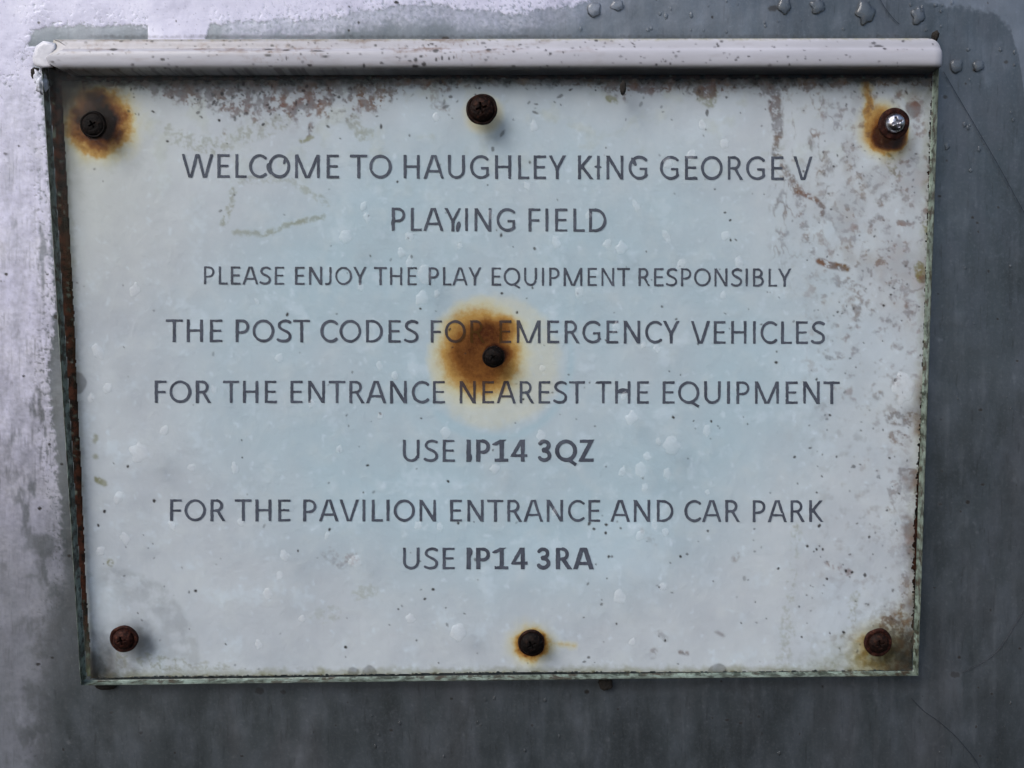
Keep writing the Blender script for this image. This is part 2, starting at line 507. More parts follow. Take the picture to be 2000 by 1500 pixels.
st = 1.7
gx = np.arange(100, 1832, st); gy = np.arange(138, 1334, st)
X, Y = [a.ravel() for a in np.meshgrid(gx, gy)]
nb = fbm(X, Y, 70, 5, 41); nf = fbm(X, Y, 14, 4, 42); ns = fbm(X, Y, 5, 2, 43); nl = fbm(X, Y, 300, 4, 44); nc = fbm(X, Y, 28, 5, 45)
rust = rust_field(X, Y)
eL, eR, eT, eB = X - left_edge(Y), right_edge(Y) - X, Y - top_edge(X), bot_edge(X) - Y
edge = np.minimum(np.minimum(eL + 1.5 * nf, eR + 5 * nf + 3 * ns), np.minimum(eT + 5 * nf, eB + 3 * nf + 2 * ns))
# brown-purple mould
brown = np.zeros_like(X)
tw = interp(X, [(100, 30), (250, 22), (320, 60), (450, 112), (600, 124), (740, 100), (800, 30), (870, 40), (900, 25), (1150, 22), (1220, 60), (1300, 40), (1380, 56), (1450, 40), (1500, 60), (1560, 48), (1680, 26), (1840, 36)])
dens = sm(1.0, 0.0, eT / tw)
brown = np.maximum(brown, 0.85 * sm(0.36, 0.76, 0.5 + 0.75 * nc + 0.5 * nf + 0.5 * dens - 0.30) * sm(0, 0.35, dens))
nm = fbm(X, Y, 10, 3, 46)
brown = np.maximum(brown, 0.95 * sm(0.60, 0.82, 0.5 + 0.7 * nm + 0.35 * dens - 0.16 + 0.3 * nc) * sm(0.1, 0.5, dens))
def streak(pts, wid, amt, wob=6, gate=0.0):
    d = dline(X + wob * nc + 3 * nf, Y + wob * nf, pts)
    return amt * sm(wid + 4, max(wid - 2, 0), d) * sm(gate - 0.4, gate + 0.35, nf + 0.4 * ns)
for pts, wd, am, wo, ga in (
        ([(1508, 165), (1518, 225), (1520, 262)], 11, 0.95, 6, -.2), ([(1518, 250), (1516, 300), (1545, 350), (1560, 378)], 6, 0.85, 6, -.1),
        ([(1560, 375), (1592, 388), (1606, 405), (1607, 418)], 4.5, 0.95, 4, -.3), ([(1560, 380), (1575, 470), (1586, 500)], 6, 0.6, 8, 0.1),
        ([(1601, 510), (1625, 519), (1654, 524)], 6, 1.0, 3, -.3), ([(1590, 540), (1612, 550)], 8, 0.4, 6, .1), ([(1650, 550), (1680, 568), (1690, 590), (1676, 620)], 9, 0.6, 9, .05),
        ([(1655, 590), (1672, 612)], 16, .35, 8, 0.0), ([(1700, 370), (1720, 392), (1745, 380)], 7, .5, 5, 0), ([(1525, 380), (1515, 405)], 3, .7, 3, -.2), ([(1710, 330), (1735, 345)], 6, .5, 5, 0),
        ([(1615, 700), (1645, 697)], 3, .7, 4, -.1), ([(1538, 455), (1524, 470)], 3, .6, 3, -.2), ([(1740, 580), (1746, 592)], 3, .6, 3, -.2), ([(1712, 775), (1718, 770)], 7, .6, 4, -.2),
        ([(1740, 818), (1790, 822)], 13, .8, 8, -.05), ([(1748, 855), (1770, 862)], 12, .7, 8, 0.0), ([(1765, 925), (1785, 928)], 11, .9, 6, -.2), ([(1745, 960), (1775, 940)], 14, .6, 9, .05), ([(1745, 990), (1778, 970)], 12, .5, 9, .1),
        ([(1700, 1010), (1760, 1060)], 22, .3, 12, .3), ([(1770, 1130), (1775, 1200), (1755, 1215)], 15, .8, 8, .0), ([(1735, 1220), (1770, 1240), (1782, 1290)], 16, .95, 8, -.15), ([(1745, 1290), (1755, 1312)], 9, .9, 6, -.1), ([(1620, 1100), (1655, 1120)], 6, .7, 8, .15),
        ([(1255, 1040), (1280, 1060)], 8, .3, 8, .2), ([(1285, 1235), (1300, 1248)], 5, .5, 5, .0), ([(640, 1080), (665, 1100), (690, 1090)], 12, .42, 8, .1), ([(1440, 1085), (1436, 1092)], 6, .45, 4, -.1), ([(1401, 1235), (1412, 1241)], 2.5, .6, 2, -.3), ([(1330, 1274), (1342, 1276)], 3, .8, 2, -.4), ([(1278, 1272), (1274, 1282)], 5, .5, 3, -.2),
        ([(848, 175), (850, 205), (870, 210)], 8, .5, 6, 0), ([(608, 245), (600, 262)], 5, .8, 4, -.1), ([(440, 260), (437, 250)], 3, .4, 4, 0), ([(1790, 200), (1795, 260)], 10, .6, 9, .05), ([(1715, 430), (1735, 450)], 10, .4, 8, .1)):
    brown = np.maximum(brown, streak(pts, wd, am, wo, ga))
rz = sm(1490, 1700, X) * (0.35 + 0.65 * sm(560, 150, np.abs(Y - 380)))
brown = np.maximum(brown, 0.8 * rz * sm(0.10, 0.62, nc + 0.55 * nf))
big = fbm(X, Y, 120, 5, 50, .8, 1.3)
cl = rz * sm(700, 560, Y)
brown = np.maximum(brown, 0.30 * cl * sm(-0.15, 0.4, big + .25 * nc))
brown = np.maximum(brown, 0.62 * cl * sm(0.02, 0.16, big + .3 * nc) * sm(0.42, 0.2, big + .3 * nc) * sm(-.2, .3, nf + nb))
vein = 1 - np.abs(fbm(X, Y, 60, 4, 47, .7, 1.4)) * 6
brown = np.maximum(brown, 0.7 * sm(0.35, 0.95, vein + .3 * nf) * sm(1490, 1520, X) * sm(1720, 1600, X + .2 * (Y - 300)) * sm(640, 380, Y) * sm(-.3, .3, nc))
brown = np.maximum(brown, 0.40 * sm(1600, 1790, X) * sm(500, 150, Y) * sm(-0.05, .5, nc))
brown = np.maximum(brown, 0.85 * sm(85, 15, np.hypot((X - 138) / .8, (Y - 185) / 1.1) + 20 * nc + 12 * nf))
brown = np.maximum(brown, 0.6 * sm(30, 0, eT + 12 * nc + 8 * nf) * sm(1180, 1260, X))
crn = sm(150, 10, np.hypot((X - 1775) / 1.0, (Y - 1285) / 1.15) + 24 * nc + 14 * nf)
brown = np.maximum(brown, 0.95 * crn * sm(-.35, .2, nf + .5 * nc))
brown = np.maximum(brown, 0.85 * sm(46, 4, eR + 22 * nc + 12 * nf) * sm(0.0, .45, fbm(X, Y, 120, 3, 48) + .15) * sm(700, 800, Y))
brown = np.maximum(brown, 0.30 * sm(1560, 1800, X) * sm(0.25, 0.7, nb + .3 * nf))
blot = np.hypot(X - 1785, Y - 214) + 5 * nf
brown = np.maximum(brown, 0.95 * sm(21, 12, blot))
# green and ochre algae
green = 0.85 * sm(18, 2, eB + 9 * nf + 7 * nc) * (0.75 + 0.5 * nf)
green = np.maximum(green, 0.7 * sm(20, 2, eR + 10 * nc + 6 * nf) * (0.6 + 0.6 * nf))
green = np.maximum(green, 0.55 * sm(14, 0, eL + 6 * nc) * (0.6 + 0.6 * nf))
cr = sm(-30, 110, (X - 1600) * 0.7 + (Y - 1262) * 1.1 + 30 * nc + 14 * nf)
green = np.maximum(green, 0.95 * cr * (0.75 + 0.4 * nf))
for pts, wd, am, wo, ga in (([(1556, 1030), (1545, 1180), (1533, 1300)], 9, .36, 10, .25), ([(1540, 1200), (1530, 1310)], 14, .34, 10, .1), ([(1670, 1160), (1662, 1230), (1640, 1270)], 7, .5, 8, .1), ([(455, 372), (452, 400), (437, 438)], 4, .6, 7, -.1), ([(458, 454), (520, 458), (570, 436), (630, 424)], 4, .55, 6, -.3),
                            ([(470, 355), (560, 350), (640, 398)], 6, .35, 9, .05), ([(330, 265), (420, 290), (560, 235)], 16, .42, 12, .1), ([(590, 275), (608, 268)], 4, .8, 4, -.2), ([(690, 235), (705, 265), (720, 262)], 12, .45, 8, .0), ([(1192, 194), (1200, 196)], 6, .8, 4, -.2),
                            ([(1370, 190), (1385, 200), (1395, 180)], 11, .6, 6, -.1), ([(1525, 290), (1520, 310)], 8, .4, 6, 0), ([(1735, 310), (1750, 340)], 9, .5, 7, .1), ([(1795, 520), (1802, 545)], 10, .9, 5, -.2), ([(1811, 440), (1816, 470)], 8, .9, 4, -.3), ([(187, 853), (186, 862)], 4, .8, 3, -.4), ([(185, 892), (188, 893)], 4, .7, 3, -.4), ([(190, 937), (205, 945)], 5, .9, 3, -.3), ([(214, 1098), (216, 1100)], 5, .8, 2, -.4),
                            ([(700, 1160), (725, 1155)], 12, .3, 8, .0), ([(620, 1205), (650, 1200)], 14, .22, 8, .1), ([(280, 1290), (330, 1300), (440, 1315)], 14, .5, 10, .1), ([(240, 1275), (235, 1310)], 10, .4, 6, .1)):
    green = np.maximum(green, streak(pts, wd, am, wo, ga))
green = np.maximum(green, 0.16 * sm(500, 250, Y) * sm(0.1, 0.6, nb + .4 * nc))
# specks
speck = np.zeros_like(X)
nxg = len(gx)
def dot(x0, y0, r, amt, asp=1.0, ang=0.0):
    j0, j1 = max(int((x0 - 12 - gx[0]) / st), 0), int((x0 + 12 - gx[0]) / st) + 1
    i0, i1 = max(int((y0 - 12 - gy[0]) / st), 0), int((y0 + 12 - gy[0]) / st) + 1
    sl = (slice(i0, i1), slice(j0, j1))
    A = speck.reshape(len(gy), nxg)
    xx = X.reshape(A.shape)[sl] - x0; yy = Y.reshape(A.shape)[sl] - y0
    u = xx * math.cos(ang) + yy * math.sin(ang); v = -xx * math.sin(ang) + yy * math.cos(ang)
    A[sl] = np.maximum(A[sl], amt * sm(r + 1.3, r - 0.6, np.hypot(u / asp, v) + 0.8 * ns.reshape(A.shape)[sl]))
n = 0
while n < 430:
    x0, y0 = rs.uniform(150, 1800), rs.uniform(165, 1310)
    w = 0.16 + 0.9 * max(0, (x0 - 1350) / 450) + 0.6 * max(0, (260 - y0) / 100) + 0.25 * max(0, (y0 - 1000) / 300)
    if rs.rand() > w: continue
    dot(x0, y0, rs.choice([0.9, 1.2, 1.6, 2.1, 2.8], p=[.42, .32, .17, .07, .02]), rs.uniform(.35, .9), rs.uniform(1, 1.8), rs.uniform(0, 3.1)); n += 1
for x0, y0, r in ((561, 614, 3.2), (428, 235, 3), (514, 243, 3), (776, 355, 2), (718, 909, 2.6), (875, 940, 2.6), (846, 1151, 3), (830, 1170, 2.4), (675, 1264, 3), (301, 978, 3.4), (250, 911, 2.6), (204, 999, 3.2), (192, 1026, 2.6), (1516, 708, 3.2), (1621, 811, 2.4), (1315, 815, 2.8), (1389, 823, 2.4), (1189, 1087, 2.4), (1329, 1087, 2.4), (1184, 1025, 3), (1160, 1033, 2.6), (1183, 1041, 3), (1299, 1251, 2.4), (1600, 1027, 3.4), (1577, 1067, 2.6), (1595, 1073, 2.2), (1607, 1073, 2.4), (1652, 1115, 3), (1664, 1118, 2.6), (1615, 1130, 2.6), (1648, 1235, 3), (1520, 1110, 2.4), (1426, 430, 2.4), (1416, 415, 2.2), (1427, 469, 2.4), (1726, 597, 2.6), (1740, 575, 2.2), (1040, 562, 2), (821, 603, 2), (1010, 610, 2.4), (382, 1154, 3), (582, 1076, 2), (895, 1022, 2.6), (644, 1034, 2.6), (1022, 780, 2.2), (980, 573, 2.4)):
    dot(x0, y0, r * .78, 0.95, 1.25, rs.uniform(0, 3))
for _ in range(120):
    x0 = rs.normal(540, 150) if rs.rand() < .75 else rs.uniform(860, 1800)
    dot(x0, 160 + abs(rs.normal(0, 42)), rs.choice([1.0, 1.4, 2.0, 2.8]), rs.uniform(.4, .9), rs.uniform(1, 2.6), rs.uniform(0, 3.1))
# cool centre, pale rubs, cream ring, dark grimy margins
blue = np.clip(sm(640, 330, np.hypot((X - 1000) / 1.25, (Y - 700) / 0.95)) * (0.75 + 0.5 * nl) + 0.12 * nb, 0, 1)
pale = 0.35 * sm(0.15, 0.7, nb + .3 * nf) + 0.25 * sm(0.2, 0.6, nl) + 0.4 * sm(.35, .8, fbm(X, Y, 20, 3, 49))
ring = sm(10, -14, np.hypot((X - 965) / 0.98, (Y - 706) / 1.0) - 132 + 9 * nc)
fade = 0.55 * ring * (1 - 0.3 * sm(0.1, 0.6, nf))
blue = np.clip(blue + 0.5 * np.exp(-((np.hypot(X - 965, Y - 706) - 150) / 9.0) ** 2) * sm(690, 800, Y + 0.5 * (X - 960)), 0, 1)
fade = np.maximum(fade, 0.42 * sm(300, 0, eL) * sm(700, 200, Y) + 0.22 * sm(0.1, .6, nb) * sm(420, 200, Y))
arc = np.hypot(X - 205, Y - 1290)
ghost = 0.20 * sm(188, 176, arc + 3 * nf + 6 * nb) * sm(60, 175, arc + 16 * nc) * sm(-.5, .3, nc) * sm(180, 215, X) + 0.5 * sm(25, 20, np.hypot(X - 158, Y - 197) + 2 * nf)
ghost = np.maximum(ghost, 0.5 * sm(21, 17, np.hypot((X - 150), (Y - 748) / 1.15) + 2 * nf))
for x0, y0, r in ((690, 1313, 13), (722, 1314, 16), (1402, 1316, 22)):
    ghost = np.maximum(ghost, 0.45 * sm(r, r - 4, np.hypot(X - x0, (Y - y0)) + 2 * nf))
grime = np.maximum(ghost, 0.92 * sm(20, 0, eT + 13 * nc + 7 * nf))
grime = np.maximum(grime, 0.92 * sm(150, 15, np.hypot((X - 116) / 1.15, (Y - 150)) + 26 * nc + 12 * nf))
grime = np.maximum(grime, 0.42 * sm(46, 0, eL + 16 * nc) * sm(520, 200, Y))
grime = np.maximum(grime, 0.35 * sm(26, 0, eL + 14 * nc + 8 * nf) * sm(-.1, .4, nc))
grime = np.maximum(grime, 0.9 * sm(0.3, 0.6, nf + .3 * ns) * sm(7, 1, eR + 3 * nc))
grime = np.maximum(grime, 0.9 * sm(0.0, 0.35, nf + .3 * ns) * sm(5, 0, eB + 2 * nc))
grime = np.maximum(grime, 0.95 * sm(105, 0, np.hypot(X - 1770, Y - 1285) + 20 * nc + 10 * nf))
grime = np.maximum(grime, 0.92 * sm(125, 0, np.hypot(X - 182, Y - 1318) + 22 * nc + 10 * nf))
grime = np.maximum(grime, 0.62 * sm(56, 14, np.hypot((X - 262) / 1.0, (Y - 1255) / 1.1) + 8 * nc + 5 * nf))  # darker patch right of and below the bottom left screw
grime = np.maximum(grime, 0.5 * sm(70, 0, np.hypot((X - 1800) / .8, (Y - 158)) + 20 * nc))
Fq = grid_faces(len(gx), len(gy))
keep = (edge > 0)[Fq].all(1)
V = P(X, Y, ZP)
V[:, 1] -= 0.00008 * nb + 0.00004 * nf
V, Fq, rust, brown, green, speck, blue, grime, pale, fade = compact(V, Fq[keep], rust, brown, green, speck, blue, grime, pale, fade)
me = mesh_np('paper', V, Fq)
attr(me, 'mask', (rust, brown, green, speck)); attr(me, 'tone', (blue, grime, pale, fade))

sign = empty('notice_sign', pt(960, 735, 0.0))
tag(sign, 'weathered rust-stained playing field notice with grey lettering under a clear cover', 'sign')
INV = Matrix.Translation(-sign.location)


def part(name, me, mat, parent=sign):
    me.transform(INV)
    return link(name, me, mat, parent)


part('paper', me, M_PAPER)

# backing with algae showing round the paper
gx = np.arange(66, 1848, 2.6); gy = np.arange(120, 1352, 2.6)
X, Y = [a.ravel() for a in np.meshgrid(gx, gy)]
nf = fbm(X, Y, 14, 4, 52); nc = fbm(X, Y, 30, 4, 53, 0.5, 1.6); ns = fbm(X, Y, 6, 2, 54)
dl = left_edge(Y) - X
dark = sm(34, 22, dl + 7 * nc) * sm(-0.45, -0.05, nf + .4 * nc + 0.25)
dark *= sm(1330, 1150, Y) * 0.5 + 0.5
dt = top_edge(X) - Y
dark = np.maximum(dark, 0.8 * sm(-0.1, 0.3, nf + .25) * (dt > 0) * sm(10, 2, np.abs(dt - 3)))
dark = np.maximum(dark, sm(0.0, 0.3, nf + .3 * ns) * (np.minimum(right_edge(Y) - X, bot_edge(X) - Y) < 4) * 0.9)
palem = sm(2, 8, np.maximum(X - right_edge(Y), Y - bot_edge(X)) + 3 * nf) * 0.8
palem = np.maximum(palem, 0.5 * sm(0.35, 0.6, nc + .3 * ns))
grn = 0.5 * sm(0.0, 0.6, nc)
EX0 = lambda y: 80 + (y - 140) * 76 / 1200.0
EX1 = lambda y: 1836 - (y - 138) * 41 / 1183.0
keep = ((X > EX0(Y) + 13) & (X < EX1(Y) - 12) & (Y < 1322 - (X - 156) * 19 / 1639.0))
Fq = grid_faces(len(gx), len(gy)); kf = keep[Fq].all(1)
V, Fq, dark, palem, grn = compact(P(X, Y, ZB), Fq[kf], dark, palem, grn)
me = mesh_np('backing_sheet', V, Fq)
attr(me, 'mask', (dark, palem, grn, dark * 0))
part('backing_sheet', me, M_BACK)

# clear acrylic cover: a real slab, slightly chipped along its edges
def slab():
    ring = []
    top_y = 100
    cs = [(80 - 2.5, top_y), (1836 + 1.3, top_y), (1795, 1321), (156, 1340)]
    for k in range(4):
        a, b = cs[k], cs[(k + 1) % 4]
        L = math.hypot(b[0] - a[0], b[1] - a[1]); n = int(L / 6)
        for i in range(n):
            t = i / n
            ring.append((a[0] + (b[0] - a[0]) * t, a[1] + (b[1] - a[1]) * t))
    R = np.array(ring)
    c = np.array([960, 720.0])
    j = fbm(R[:, 0], R[:, 1], 30, 4, 61)
    d = (c - R); d /= np.linalg.norm(d, axis=1)[:, None]
    R = R + d * (np.clip(j, 0.1, 1) * 1.8)[:, None]
    bm = bmesh.new()
    rings = []
    front = P(R[:, 0], R[:, 1], ZA1)
    cen = front.mean(0)
    for z, ins in ((ZA0, 0.0004), (ZA0 + 0.0004, 0.0), (ZA1 - 0.0005, 0.0), (ZA1, 0.0004)):
        p = front.copy(); p[:, 1] = -z
        dd = cen - p; dd[:, 1] = 0; dd /= np.linalg.norm(dd, axis=1)[:, None]
        rings.append([bm.verts.new(v) for v in (p + dd * ins)])
    N = len(R)
    for a, b in zip(rings[:-1], rings[1:]):
        for i in range(N):
            f = bm.faces.new((a[i], a[(i + 1) % N], b[(i + 1) % N], b[i])); f.material_index = 1; f.smooth = True
    f = bm.faces.new(rings[-1]); f.material_index = 0
    f = bm.faces.new(list(reversed(rings[0]))); f.material_index = 0
    bmesh.ops.recalc_face_normals(bm, faces=bm.faces)
    me = bpy.data.meshes.new('clear_cover'); bm.to_mesh(me); bm.free()
    return me


me = slab(); me.materials.append(M_CLEAR); me.materials.append(M_EDGE)
part('clear_cover', me, None)

# ------------------------------------------------------------------ lettering, drawn stroke by stroke (cap height 1)
def b(*a): return ('b',) + a
def d(*a): return ('d',) + a
def a_(cx, cy, rx, ry, t0, t1, w, clip=None):
    n = max(6, int(abs(t1 - t0) / 8))
    ts = np.radians(np.linspace(t0, t1, n + 1))
    return ('p', [(cx + rx * math.cos(t), cy + ry * math.sin(t)) for t in ts], w, clip)
def spl(pts, w):
    out = []
    q = [pts[0]] + pts + [pts[-1]]
    for i in range(1, len(q) - 2):
        p0, p1, p2, p3 = [np.array(q[i + k], float) for k in (-1, 0, 1, 2)]
        for t in np.linspace(0, 1, 5)[:-1]:
            out.append(tuple(0.5 * (2 * p1 + (p2 - p0) * t + (2 * p0 - 5 * p1 + 4 * p2 - p3) * t * t + (3 * p1 - p0 - 3 * p2 + p3) * t ** 3)))
    out.append(pts[-1])
    return ('p', out, w, None)


ST = b(.145, 0, .278, 1)
w = .13
G = {
    'A': (.916, [d(.083, 0, .415, 1, w), d(.833, 0, .501, 1, w), b(.2, .26, .72, .37)]),
    'B': (.861, [ST, b(.145, .887, .42, 1), b(.145, .475, .45, .58), b(.145, 0, .45, .113), a_(.42, .735, .205, .208, -90, 90, w), a_(.44, .295, .25, .238, -90, 90, w)]),
    'C': (.844, [a_(.52, .5, .385, .443, 50, 310, w)]),
    'D': (.974, [ST, b(.145, .887, .42, 1), b(.145, 0, .42, .113), a_(.40, .5, .425, .443, -90, 90, w)]),
    'E': (.773, [ST, b(.145, .887, .68, 1), b(.145, .455, .635, .56), b(.145, 0, .685, .113)]),
    'F': (.727, [ST, b(.145, .887, .665, 1), b(.145, .43, .62, .54)]),
    'G': (.998, [a_(.545, .5, .41, .443, 48, 316, w), b(.755, .12, .875, .5), b(.545, .395, .875, .5)]),
    'H': (.986, [ST, b(.708, 0, .841, 1), b(.145, .455, .841, .565)]),
    'I': (.399, [b(.133, 0, .266, 1)]),
    'J': (.505, [b(.24, .24, .373, 1), a_(.12, .24, .187, .19, 0, -105, w)]),
    'K': (.822, [ST, d(.25, .47, .70, 1, w), d(.33, .53, .745, 0, w)]),
    'L': (.665, [ST, b(.145, 0, .64, .113)]),
    'M': (1.353, [b(.145, 0, .272, 1), b(1.081, 0, 1.208, 1), d(.215, 1, .645, 0, .135), d(1.138, 1, .708, 0, .135)]),
    'N': (1.022, [b(.145, 0, .270, 1), b(.752, 0, .877, 1), d(.205, 1, .817, 0, .145)]),
    'O': (1.048, [a_(.524, .5, .408, .443, 0, 360, w)]),
    'P': (.818, [ST, b(.145, .887, .42, 1), b(.145, .375, .42, .485), a_(.42, .688, .25, .253, -90, 90, w)]),
    'Q': (1.065, [a_(.524, .5, .408, .443, 0, 360, w), ('dn', .60, .10, .98, -.13, w)]),
    'R': (.859, [ST, b(.145, .887, .42, 1), b(.145, .43, .45, .54), a_(.42, .713, .215, .23, -90, 90, w), d(.455, .5, .745, 0, w)]),
    'S': (.727, [spl([(.61, .885), (.5, .935), (.37, .942), (.21, .88), (.145, .745), (.2, .625), (.35, .535), (.5, .455), (.6, .345), (.595, .19), (.49, .085), (.33, .057), (.19, .08), (.10, .125)], w)]),
    'T': (.771, [b(.318, 0, .453, 1), b(.02, .887, .75, 1)]),
    'U': (1.015, [b(.14, .35, .272, 1), b(.743, .35, .875, 1), a_(.5075, .365, .302, .31, 180, 360, w)]),
    'V': (.898, [d(.083, 1, .412, 0, w), d(.815, 1, .486, 0, w)]),
    'W': (1.408, [d(.09, 1, .37, 0, w), d(.42, 0, .675, 1, .12), d(.988, 0, .733, 1, .12), d(1.038, 0, 1.318, 1, w)]),
    'Y': (.771, [d(.085, 1, .385, .42, w), d(.686, 1, .386, .42, w), b(.318, 0, .453, .5)]),
}
BS = b(.12, 0, .32, 1)
GB = {
    'I': (.42, [b(.11, 0, .31, 1)]),
    'P': (.85, [BS, b(.12, .86, .42, 1), b(.12, .36, .42, .51), a_(.42, .68, .245, .248, -90, 90, .17)]),
    '1': (.80, [b(.32, 0, .51, 1), b(.1, 0, .72, .15), d(.12, .79, .5, 1.0, .16)]),
    '4': (.80, [b(.46, 0, .65, 1), b(.04, .21, .77, .36), d(.12, .28, .52, 1, .17)]),
    '3': (.80, [a_(.35, .735, .205, .19, -95, 150, .18), a_(.36, .285, .235, .21, -150, 95, .18), b(.25, .455, .42, .58)]),
    'Q': (1.09, [a_(.545, .5, .405, .415, 0, 360, .195), ('dn', .62, .12, 1.0, -.14, .17)]),
    'Z': (.75, [b(.07, .85, .68, 1), b(.05, 0, .7, .15), d(.13, .06, .6, .94, .19)]),
    'R': (.89, [BS, b(.12, .86, .42, 1), b(.12, .4, .42, .54), a_(.42, .7, .215, .23, -90, 90, .17), d(.44, .48, .76, 0, .2)]),
    'A': (.96, [d(.11, 0, .425, 1, .2), d(.85, 0, .535, 1, .2), b(.22, .2, .74, .34)]),
}


def sd_prim(p, x, y):
    if p[0] == 'b':
        _, x0, y0, x1, y1 = p
        return np.maximum(np.maximum(x0 - x, x - x1), np.maximum(y0 - y, y - y1))
    if p[0] in 'dn' or p[0] == 'dn':
        _, x0, y0, x1, y1, wd = p
        vx, vy = x1 - x0, y1 - y0; L = math.hypot(vx, vy); vx /= L; vy /= L
        t = (x - x0) * vx + (y - y0) * vy; n_ = np.abs(-(x - x0) * vy + (y - y0) * vx)
        ext = 0.0 if p[0] == 'dn' else 0.12
        e0 = ext if min(y0, y1) in (y0, y1) else 0
        q = np.maximum(n_ - wd / 2, np.maximum(-t - ext, t - L - ext))
        if p[0] == 'd':
            lo = 0.0 if min(y0, y1) < 0.02 else min(y0, y1) - 0.05
            hi = 1.0 if max(y0, y1) > 0.93 else max(y0, y1) + 0.05
            q = np.maximum(q, np.maximum(lo - y, y - hi))
        return q
    _, pts, wd, clip = p
    r = dline(x, y, pts) - wd / 2
    return r


SMUDGE = [(526, 330, 5, 12, -.3), (556, 314, 3, 7, .3), (1168, 326, 8, 2.6, .1), (1356, 347, 4.5, 2.6, 0), (1238, 316, 4, 9, -.5), (895, 442, 4.5, 11, 0.2), (1218, 763, 11, 5, 0), (768, 433, 4, 9, .2), (917, 893, 5, 8, 0), (917, 1078, 6, 9, 0), (811, 779, 3, 5, -.7), (815, 893, 4, 3, 0), (555, 996, 3, 2.6, 0)]


def word(txt, x0, x1, y0b, y1b, cap, bold):
    tab = GB if bold else G
    X0 = 0.0; lay = []
    for ch in txt:
        adv, pr = tab[ch]; lay.append((X0, pr)); X0 += adv
    du = 0.016
    us = np.arange(-0.03, X0 + 0.06, du); vs = np.arange(-0.25, 1.08, du)
    U, Vv = np.meshgrid(us, vs)
    D = np.full(U.shape, 9.0)
    for (gx0, pr), ch in zip(lay, txt):
        adv = tab[ch][0]
        j0, j1 = np.searchsorted(us, gx0 - 0.12), np.searchsorted(us, gx0 + adv + 0.12)
        for p in pr:
            D[:, j0:j1] = np.minimum(D[:, j0:j1], sd_prim(p, U[:, j0:j1] - gx0, Vv[:, j0:j1]))
    ink = us[(D < 0).any(0)]
    umin, umax = ink[0], ink[-1]
    px = x0 + (U - umin) / (umax - umin) * (x1 - x0)
    py = y0b + (px - x0) / max(x1 - x0, 1) * (y1b - y0b) - Vv * cap
    Dp = D * cap
    for sx, sy, rx, ry, an in SMUDGE:
        if x0 - 20 < sx < x1 + 20 and abs(sy - (y0b - cap / 2)) < cap:
            u = (px - sx) * math.cos(an) + (py - sy) * math.sin(an); v = -(px - sx) * math.sin(an) + (py - sy) * math.cos(an)
            Dp = np.minimum(Dp, (np.hypot(u / rx, v / ry) - 1) * min(rx, ry))
    Dp = Dp + 0.55 * fbm(px, py, 7, 3, 71) + 0.45 * fbm(px, py, 40, 2, 72) + 2.2 * sm(0.62, 0.95, fbm(px, py, 16, 3, 73)) + 0.15
    gyv, gxv = np.gradient(Dp)
    sx_ = px[0, 1] - px[0, 0]; sy_ = -(vs[1] - vs[0]) * cap
    gxp, gyp = gxv / sx_, gyv / sy_
    gl = np.hypot(gxp, gyp) + 1e-6
    Fq = grid_faces(U.shape[1], U.shape[0])
    f = Dp.ravel()
    keep = (f[Fq] < 0).sum(1) >= 2
    move = np.where(f > 0, np.clip(f, 0, 1.2), 0)
    qx = px.ravel() - move * (gxp / gl).ravel(); qy = py.ravel() - move * (gyp / gl).ravel()
    return compact(np.stack([qx, qy], 1), Fq[keep])


LINES = [
    ([('WELCOME', 355, 662), ('TO', 684, 765), ('HAUGHLEY', 788, 1105), ('KING', 1128, 1265), ('GEORGE', 1289, 1530), ('V', 1550, 1587)], 347, 352, 46.5),
    ([('PLAYING', 765, 1007), ('FIELD', 1032, 1184)], 451, 453, 45.5),
    ([('PLEASE', 398, 555), ('ENJOY', 576, 716), ('THE', 731, 814), ('PLAY', 837, 940), ('EQUIPMENT', 960, 1230), ('RESPONSIBLY', 1247, 1545)], 555.5, 560, 35.5),
    ([('THE', 324, 434), ('POST', 460, 605), ('CODES', 626, 817), ('FOR', 841, 947), ('EMERGENCY', 975, 1327), ('VEHICLES', 1349, 1611)], 668, 672, 44.5),
    ([('FOR', 302, 412), ('THE', 436, 540), ('ENTRANCE', 567, 869), ('NEAREST', 897, 1142), ('THE', 1163, 1267), ('EQUIPMENT', 1294, 1640)], 787, 789, 44),
    ([('USE', 787, 888), ('IP14', 911, 1030, 1), ('3QZ', 1051, 1161, 1)], 902, 902, 43.5),
    ([('FOR', 332, 440), ('THE', 459, 567), ('PAVILION', 592, 852), ('ENTRANCE', 879, 1172), ('AND', 1192, 1315), ('CAR', 1337, 1445), ('PARK', 1470, 1609)], 1018, 1020, 43),
    ([('USE', 787, 888), ('IP14', 911, 1030, 1), ('3RA', 1049, 1160, 1)], 1112, 1112, 42.5),
]
for words, b0, b1, cap in LINES:
    Vs, Fs, off = [], [], 0
    xa, xb = words[0][1], words[-1][2]
    for wd in words:
        bb = lambda x: b0 + (x - xa) / (xb - xa) * (b1 - b0)
        q, f = word(wd[0], wd[1], wd[2], bb(wd[1]), bb(wd[2]), cap, len(wd) > 3)
        Vs.append(q); Fs.append(f + off); off += len(q)
    q = np.concatenate(Vs); f = np.concatenate(Fs)
    V = P(q[:, 0], q[:, 1], ZP + 0.00016)
    me = mesh_np('text_line', V, f)
    me.flip_normals()
    attr(me, 'mask', (rust_field(q[:, 0], q[:, 1]),))
    part('text_line', me, M_INK)

